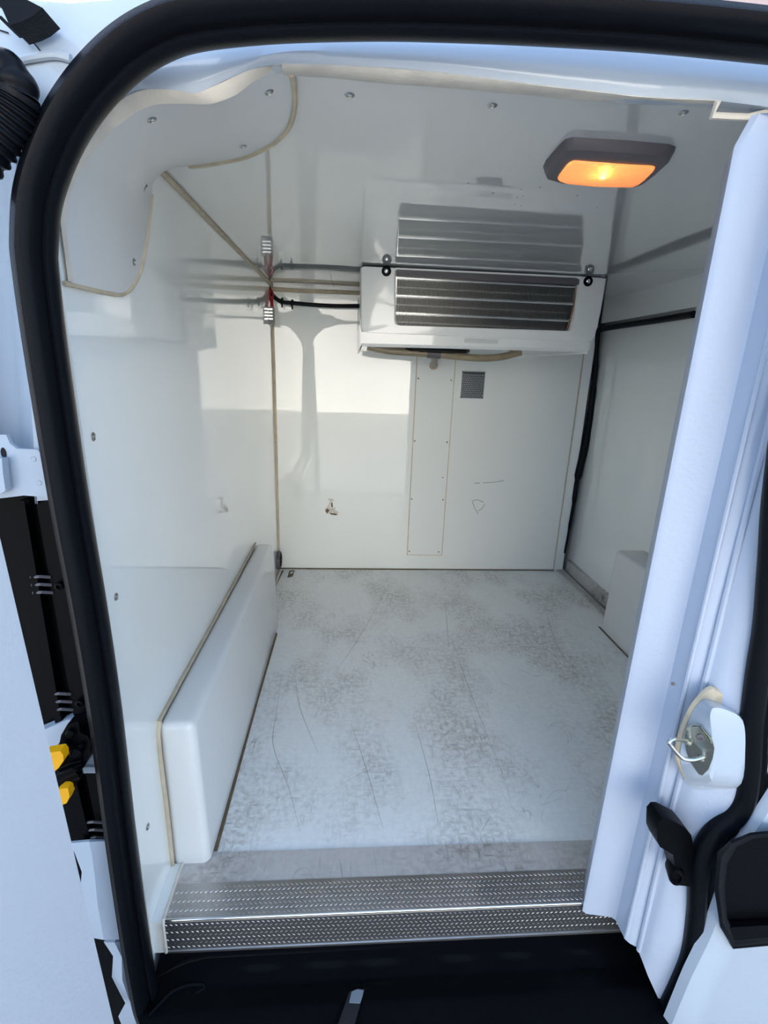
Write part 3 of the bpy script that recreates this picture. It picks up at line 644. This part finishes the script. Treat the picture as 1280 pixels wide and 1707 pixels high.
# peeled sticker residue marks on the bulkhead (flat flakes, irregular)
rsd = thing('sticker_residue', (.0, YB, .3), 'torn brown sticker residue on the lower left of the bulkhead', 'sticker residue')
for pts in (((541, 849), (547, 842), (551, 833), (554, 835), (549, 845), (556, 850), (551, 856), (544, 857)), ((553, 847), (560, 845), (558, 850), (564, 853), (564, 859), (557, 857)), ((546, 831), (556, 832), (557, 835), (549, 834))):
    prism('paper_flake', [P(*q, 1, YB - .0004) for q in pts], (0, -.0005, 0), M_cream, rsd)
for pts in (((542, 851), (546, 847), (549, 851), (545, 856)), ((552, 838), (554, 838), (555, 846), (552, 845)), ((549, 855), (560, 856), (562, 859), (552, 858))):
    prism('paper_flake', [P(*q, 1, YB - .001) for q in pts], (0, -.0004, 0), M_dtan, rsd)
rs2 = thing('scuff_outline', (.6, YB, .3), 'faint brown triangular scuff outline to the right of the access panel', 'scuff mark')
for pts in (((787, 835), (795, 833), (806, 837)), ((787, 836), (791, 847), (797, 857)), ((808, 840), (803, 848), (797, 852)), ((790, 806), (800, 805)), ((805, 805), (822, 804), (840, 801))):
    tube('scuff_line', [P(*q, 1, YB - .0003) for q in pts], .0011, M_dtan, rs2, 5)
# ---- perforated vent
vp = thing('perforated_vent_plate', (.57, YB, .94), 'small square perforated metal vent plate right of the access panel', 'vent plate')
a = P(767, 663, 1, YB); b = P(808, 620, 1, YB)
w_, h_ = b.x - a.x, b.z - a.z; cell = w_ / 12.5
box('vent_backing', (a.x, YB-.0015, a.z), (b.x, YB-.0003, b.z), M_dark, vp)
sheet_holes('perforated_sheet', (a.x + cell*.25, YB-.005, a.z + .001), (1, 0, 0), (0, 0, 1), 12, int((h_-.002)/cell), cell, cell*.32, .001, M_metal, vp)
bm = bmesh.new()
for (p, q) in (((a.x-.001, a.z-.001), (b.x+.001, a.z+.003)), ((a.x-.001, b.z-.004), (b.x+.001, b.z+.001)), ((a.x-.001, a.z), (a.x+.003, b.z)), ((b.x-.003, a.z), (b.x+.001, b.z))):
    add_box(bm, (p[0], YB-.0062, p[1]), (q[0], YB-.0005, q[1]))
link('frame', finish(bm, 'frame', False), M_metal, vp)
for q in ((805, 624), (804, 659)): screw(vp, P(*q, 1, YB-.0062), (0, -1, 0), .0035)
# round drain grille at the foot of left wall
rg = thing('round_drain_grille', (XL, 2.30, .085), 'small round dark grey grille low on the left wall by the bulkhead', 'grille')
gc = P(464, 934, 0, XL + .006)
link('grille_ring', lathe_mesh('grille_ring', [(.045, -.006), (.047, .004), (.043, .012), (.037, .012), (.036, .005), (.0, .005)], M_plas2, (1, 0, 0), 28), None, rg, gc)
for k in range(7):
    z = gc.z - .030 + k * .010; hw = math.sqrt(max(0, .036**2 - (z-gc.z)**2))
    box('grille_slat', (gc.x+.004, gc.y-hw, z-.002), (gc.x+.014, gc.y+hw, z+.002), M_plas, rg, .0006)
rt = thing('rusty_floor_tag', (-.3, 2.25, 0), 'small rusty metal tag on the floor in the far left corner', 'metal tag')
prism('tag_plate', [P(*q, 2, .0005) for q in ((482, 952), (491, 951), (488, 961), (479, 963))], (0, 0, .0015), M_dtan, rt, .0004)
prism('tag_tab', [P(*q, 2, .002) for q in ((484, 954), (489, 953), (487, 956), (483, 957))], (0, 0, .001), M_metal, rt)
# far-left dark gap where the box stops short
prism('corner_joint', [P(*q, 2, .0006) for q in ((470, 951), (473, 951), (462, 973), (459, 978))], (0, 0, .001), M_dtan, wl1)
prism('corner_joint', [(XL+.001, 1.83, .0006), (XL+.008, 1.83, .0006), (XL+.008, YB-.01, .0006), (XL+.001, YB-.01, .0006)], (0, 0, .001), M_tan, wl1)

# ---- evaporator unit
EY = 1.83; ZE = 1.327
ev = thing('cooling_unit', (.44, 2.1, 1.08), 'white ceiling-mounted cooling unit with dark finned coil grille', 'cooling unit')
def e(px, py, y=EY): return P(px, py, 1, y)
# front fascia as a frame round the opening
OutC = [e(601, 446), e(606, 443), (e(640, 445)), e(1006, 462), e(1012, 465), e(1003, 520), e(993, 562), e(986, 569), e(980, 571), e(610, 555), e(603, 553), e(601, 545)]
X0, X1 = e(660, 453).x, e(966, 470).x
InC = [e(660, 452), e(663, 449), e(700, 451), e(960, 463), e(966, 466), e(960, 510), e(953, 543), e(950, 549), e(945, 551), e(670, 542), e(663, 541), e(660, 535)]
def rr(pts, yoff): return [Vector((p.x, p.y + yoff, p.z)) for p in pts]
bm = bmesh.new()
grid(bm, [rr(OutC, .30), rr(OutC, .012), [p.lerp(q, .03) for p, q in zip(rr(OutC, .003), rr(InC, .003))], [p.lerp(q, .09) for p, q in zip(OutC, InC)], [p.lerp(q, .95) for p, q in zip(OutC, InC)], rr(InC, .006), rr(InC, .06)], closed_v=True)
link('housing', finish(bm, 'housing', True), M_unit, ev)
# lower pan: under-face that drops from the fascia and runs back
lowf = [e(601, 554), e(700, 557), e(850, 563), e(980, 571)]
l2 = [P(600, 577, 1, EY + .02), P(640, 581, 1, EY + .02), P(830, 577, 1, EY + .02), P(985, 574, 1, EY+.02)]
rows = []
zl = P(601, 577, 1, EY).z
xa, xb = e(601, 554).x, e(985, 571).x
z0a, z0b = e(601, 554).z, e(985, 571).z
rows = [[Vector((xa, EY + .002, z0a + .002)), Vector((xb, EY + .002, z0b + .002))],
        [Vector((xa + .002, EY + .004, zl + .010)), Vector((xb - .002, EY + .004, zl + .020))],
        [Vector((xa + .006, EY + .014, zl)), Vector((xb - .004, EY + .014, zl + .010))],
        [Vector((xa + .006, 2.34, zl)), Vector((xb - .004, 2.34, zl + .010))],
        [Vector((xa, 2.34, 1.32)), Vector((xb, 2.34, 1.32))]]
loft('drain_pan', rows, M_unit, ev)
for x_ in (xa + .001, xb - .001): box('pan_side', (x_-.002, EY + .012, zl + .004), (x_+.002, 2.345, 1.30), M_unit, ev)
box('pan_side', (xb - .003, EY+.012, zl+.012), (xb+.003, 2.345, 1.16), M_unit, ev)
# joint line + screws
tube('joint_line', [e(604, 443, EY - .0005), e(660, 446, EY - .0005)], .0014, M_dark, ev, 6)
tube('joint_line', [e(968, 460, EY - .0005), e(1011, 463, EY - .0005)], .0014, M_dark, ev, 6)
for q in ((644, 452), (980, 469)):
    c = e(*q, EY - .0005)
    link('screw_cup', lathe_mesh('screw_cup', [(.0165, 0), (.016, .003), (.011, .004), (.010, .001), (0, .001)], M_plas, (0, -1, 0), 20), None, ev, c)
    link('screw', lathe_mesh('screw_', [(.0075, 0), (.007, .003), (.004, .0042), (.003, .002), (0, .002)], M_chrome, (0, -1, 0), 14), None, ev, c + Vector((0, -.001, 0)))
# coil
box('coil_back', (X0-.01, EY+.065, e(660, 545).z), (X1+.01, EY+.07, 1.326), M_dark, ev)
box('top_lip', (X0, EY+.004, e(800, 464).z - .004), (X1+.005, EY+.03, ZE), M_plas2, ev)
def inner_z(x, top):
    t = (x - X0) / (X1 - X0)
    return (e(660, 452).z + (e(966, 466).z - e(660, 452).z) * t) if top else (e(665, 541).z + (e(950, 551).z - e(665, 541).z) * t)
bm = bmesh.new(); NF = 112
for k in range(NF):
    x = X0 + .004 + (X1 - X0 - .012) * k / (NF - 1)
    add_box(bm, (x - .0009, EY + .022 + random.uniform(-.001, .001), inner_z(x, False) - .002), (x + .0009, EY + .055, inner_z(x, True) - .012))
tag(link('cooling_fins', finish(bm, 'cooling_fins', False), M_fin, ev), kind='stuff')
zt = inner_z(.4, True) - .020; zbm = inner_z(.4, False) + .008
for k in range(6):
    z = zt - (zt - zbm) * k / 5; big = k % 2 == 0
    yy = EY + .0185 if big else EY + .030
    pth = [(X0 + .002, yy, z + .002), (.45, yy, z), (X1 - .006, yy, z - .001)]
    tube('coil_tube', pth, .0046 if big else .0042, M_chrome if big else M_fin, ev, 10)
    if big:
        bm = bmesh.new()
        n_ = 128
        for j in range(n_):
            x = X0 + .006 + (X1 - X0 - .016) * j / (n_ - 1)
            add_box(bm, (x - .0009, yy - .0052, z - .0052), (x + .0009, yy - .003, z + .0052))
        tag(link('tube_collars', finish(bm, 'tube_collars', False), M_metal, ev), kind='stuff')
box('coil_end_plate', (X0 - .002, EY + .010, e(660, 541).z), (X0 + .005, EY + .05, ZE - .02), M_metal, ev)
tube('coil_end_pipe', cr([(X1 - .004, EY + .016, zt), (X1 - .002, EY + .016, zt - .05), (X1 - .016, EY + .016, zbm)], 5), .004, mat('copper_pipe', (.16, .09, .06, 1), .4, .8), ev, 8)
# fan + plate under
fz = zl - .004
link('fan_ring', lathe_mesh('fan_ring', [(.14, .012), (.142, 0), (.13, -.006), (.125, .0), (.12, .01), (0, .012)], M_plas, (0, 0, 1), 32), None, ev, Vector((.32, 2.02, zl)))
for k in range(3):
    bm = bmesh.new(); add_tube(bm, [Vector((.32 + (.035 + .035*k) * math.cos(a), 2.02 + (.035+.035*k) * math.sin(a), zl - .008)) for a in [2*PI*j/28 for j in range(29)]], .0014, 6); link('fan_guard_ring', finish(bm, 'g', True), M_plas, ev)
box('painted_reflection', (.40, EY - .001, zl + .026), (.52, EY + .003, zl + .040), mat('reflection_grey', srgb(206, 208, 206), .5), ev, .001)  # pale patch painting in a faint reflection on the housing; not a real plate
# drain hose
dh = thing('drain_hose', (.3, 2.2, 1.06), 'tan vinyl drain hose with a grey tee piece under the cooling unit', 'hose')
hy = 1.95
hpth = [(612, 578), (650, 585), (690, 588), (722, 590), (760, 594), (800, 597), (835, 595), (868, 587)]
tube('hose', cr([P(*q, 1, hy) for q in hpth], 6), .0135, M_tan2, dh, 12)
c = P(722, 590, 1, hy)
tube('tee_sleeve', [P(712, 589, 1, hy), P(734, 591, 1, hy)], .0165, M_plas2, dh, 12)
tube('tee_stub', [c, P(724, 602, 1, 2.15), P(723, 609, 1, YB - .004)], [.013, .0125, .0125], mat('grey_pipe', srgb(140, 132, 118), .5), dh, 12)
link('pipe_sealant', lathe_mesh('pipe_sealant', [(.021, 0), (.019, .004), (.0135, .006), (0, .006)], M_tan, (0, -1, 0), 14), None, dh, P(723, 609, 1, YB - .0045))
# ---- cable and connector
cb = thing('black_cable', (-.2, YB-.01, 1.3), 'black power cable running from the left corner to the cooling unit', 'cable')
cpx = [(447, 478, 2.33), (453, 490, 2.33), (462, 499, 2.33), (474, 504, 2.335), (487, 505, 2.34), (520, 508, 2.345), (560, 510, 2.345), (600, 510, 2.34)]
tube('cable_sheath', cr([P(a, b, 1, c) for a, b, c in cpx], 6), .0085, M_rub, cb, 10)
for a, b in ((470, 502), (487, 505)):
    tube('cable_tie', [P(a-1.5, b-.3, 1, 2.333), P(a+1.5, b+.3, 1, 2.333)], .014, M_plas, cb, 10)
    box('tie_tail', tuple(P(a, b, 1, 2.333) + Vector((-.003, -.002, -.026))), tuple(P(a, b, 1, 2.333) + Vector((.003, .001, .0))), M_plas, cb)
tube('red_wire', cr([P(449, 484, 1, 2.315), P(450, 496, 1, 2.31), P(453, 505, 1, 2.31), P(453, 514, 1, 2.30)], 5), .0055, M_red, cb, 8)
tube('red_wire', cr([P(451, 482, 1, 2.315), P(455, 490, 1, 2.31), P(454, 500, 1, 2.31), P(455, 514, 1, 2.30)], 5), .004, M_red, cb, 8)
cl = thing('wire_connector', (-.34, 2.3, 1.2), 'grey wire connector block clipped to the left wall below red wire', 'connector')
a = P(447, 512, 1, 2.29); b = P(458, 541, 1, 2.29)
box('connector_block', (a.x, 2.278, b.z), (b.x, 2.302, a.z), mat('grey_connector', srgb(120, 122, 120), .35), cl, .002)
for k in range(4): box('contact', (a.x + .004, 2.2755, a.z - .012 - k*.013), (b.x - .006, 2.279, a.z - .006 - k*.013), M_chrome, cl)
box('spring_clip', (XL + .0005, 2.27, a.z - .045), (a.x + .003, 2.29, a.z - .006), M_chrome, cl, .002)

# ---- ceiling lamp
lm = thing('interior_lamp', (.42, .93, ZC), 'lit amber interior lamp in a dark grey bezel on the ceiling', 'lamp')
ZL = ZC - .013
bo = [(907, 292), (912, 282), (934, 258), (943, 250), (955, 247), (1040, 252), (1108, 258), (1119, 262), (1117, 270), (1092, 292), (1072, 308), (1058, 312), (990, 309), (925, 303), (910, 299)]
li = [(929, 297), (932, 291), (944, 275), (950, 270), (957, 267), (1030, 273), (1086, 276), (1092, 278), (1091, 283), (1078, 296), (1067, 305), (1056, 310), (990, 308.5), (945, 304), (932, 300)]
b3 = [P(*q, 2, ZL) for q in bo]; l3 = [P(*q, 2, ZL) for q in li]; cen = sum(b3, Vector()) / len(b3)
bm = bmesh.new()
grid(bm, [[Vector((p.x, p.y, ZC)) + (p - cen) * .04 for p in b3], [p.lerp(cen, -.005) + Vector((0, 0, .006)) for p in b3], [p.lerp(q, .12) for p, q in zip(b3, l3)], [p.lerp(q, .6) + Vector((0, 0, -.002)) for p, q in zip(b3, l3)], l3, [p + Vector((0, 0, .0115)) for p in l3]], closed_v=True)
link('bezel', finish(bm, 'bezel', True), M_plas2, lm)
lc = sum(l3, Vector()) / len(l3)
bm = bmesh.new()
lr = [[p + Vector((0, 0, .001)) for p in l3]] + [[p.lerp(lc, f) + Vector((0, 0, -h)) for p in l3] for f, h in ((.03, .003), (.2, .006), (.5, .008), (.85, .009))]
grid(bm, lr, closed_v=True, caps=True)
link('lens', finish(bm, 'lens', True), M_lamp, lm)
prism('reflector', [p + Vector((0, 0, .0112)) for p in l3], (0, 0, .001), M_ref, lm)
bc = P(1006, 290, 2, ZL)
link('bulb', lathe_mesh('bulb', [(.0005, -.010), (.0034, -.007), (.0042, 0), (.0034, .007), (.0005, .010)], M_bulb, (.2, 1, 0), 12), None, lm, bc + Vector((0, 0, .005)))


# ================================================================== van shell outside + surroundings
tag(box('trim_7', (-.50, .705, ZC+.036), (1.27, YB+.35, ZC+.042), M_paint), 'white van roof skin above the cargo box', 'roof', kind='structure')
tag(box('trim_8', (1.25, .62, -.30), (1.27, YB+.35, ZC+.036), M_paint), 'white outer side panel on the right of the van', 'body side', kind='structure')
tag(box('trim_9', (-.50, .664, -.30), (-.485, YB+.35, ZC+.036), M_paint), 'white outer side panel on the left of the van', 'body side', kind='structure')
box('body_end', (-.50, YB+.33, -.30), (1.27, YB+.35, ZC+.036), M_paint, bpy.data.objects['trim_7'])
box('body_floor', (-.50, .70, -.30), (1.27, YB+.35, -.20), M_plas, bpy.data.objects['trim_7'])
tag(box('ground', (-60, -60, -.75), (60, 60, -.70), M_ground), 'pale concrete yard around the van', 'ground', kind='structure')
pk = thing('pink_building', (9, 14, -.7), 'pink rendered building beyond the roof at the top right', 'building')
box('rendered_wall', (3.2, 13, -.7), (20, 22, 10.6), M_pink, pk)
box('roof_coping', (3.0, 12.8, 10.6), (20.2, 22.2, 10.9), M_pink, pk, .05)
hs_ = thing('bounce_building', (0, -16, -.7), 'unseen pale building added behind the viewpoint to bounce sunlight into the van', 'building')  # out of view; added and sized to throw sunlight into the cargo box
box('rendered_wall', (-6, -22, -.7), (8, -15, 6.4), M_house, hs_)
prism('pitched_roof', [(-6.4, -22.4, 6.4), (-6.4, -14.6, 6.4), (-6.4, -18.5, 8.0)], (14.8, 0, 0), mat('roof_tiles', (.30, .17, .12, 1), .8, var=.3, vscale=3), hs_)
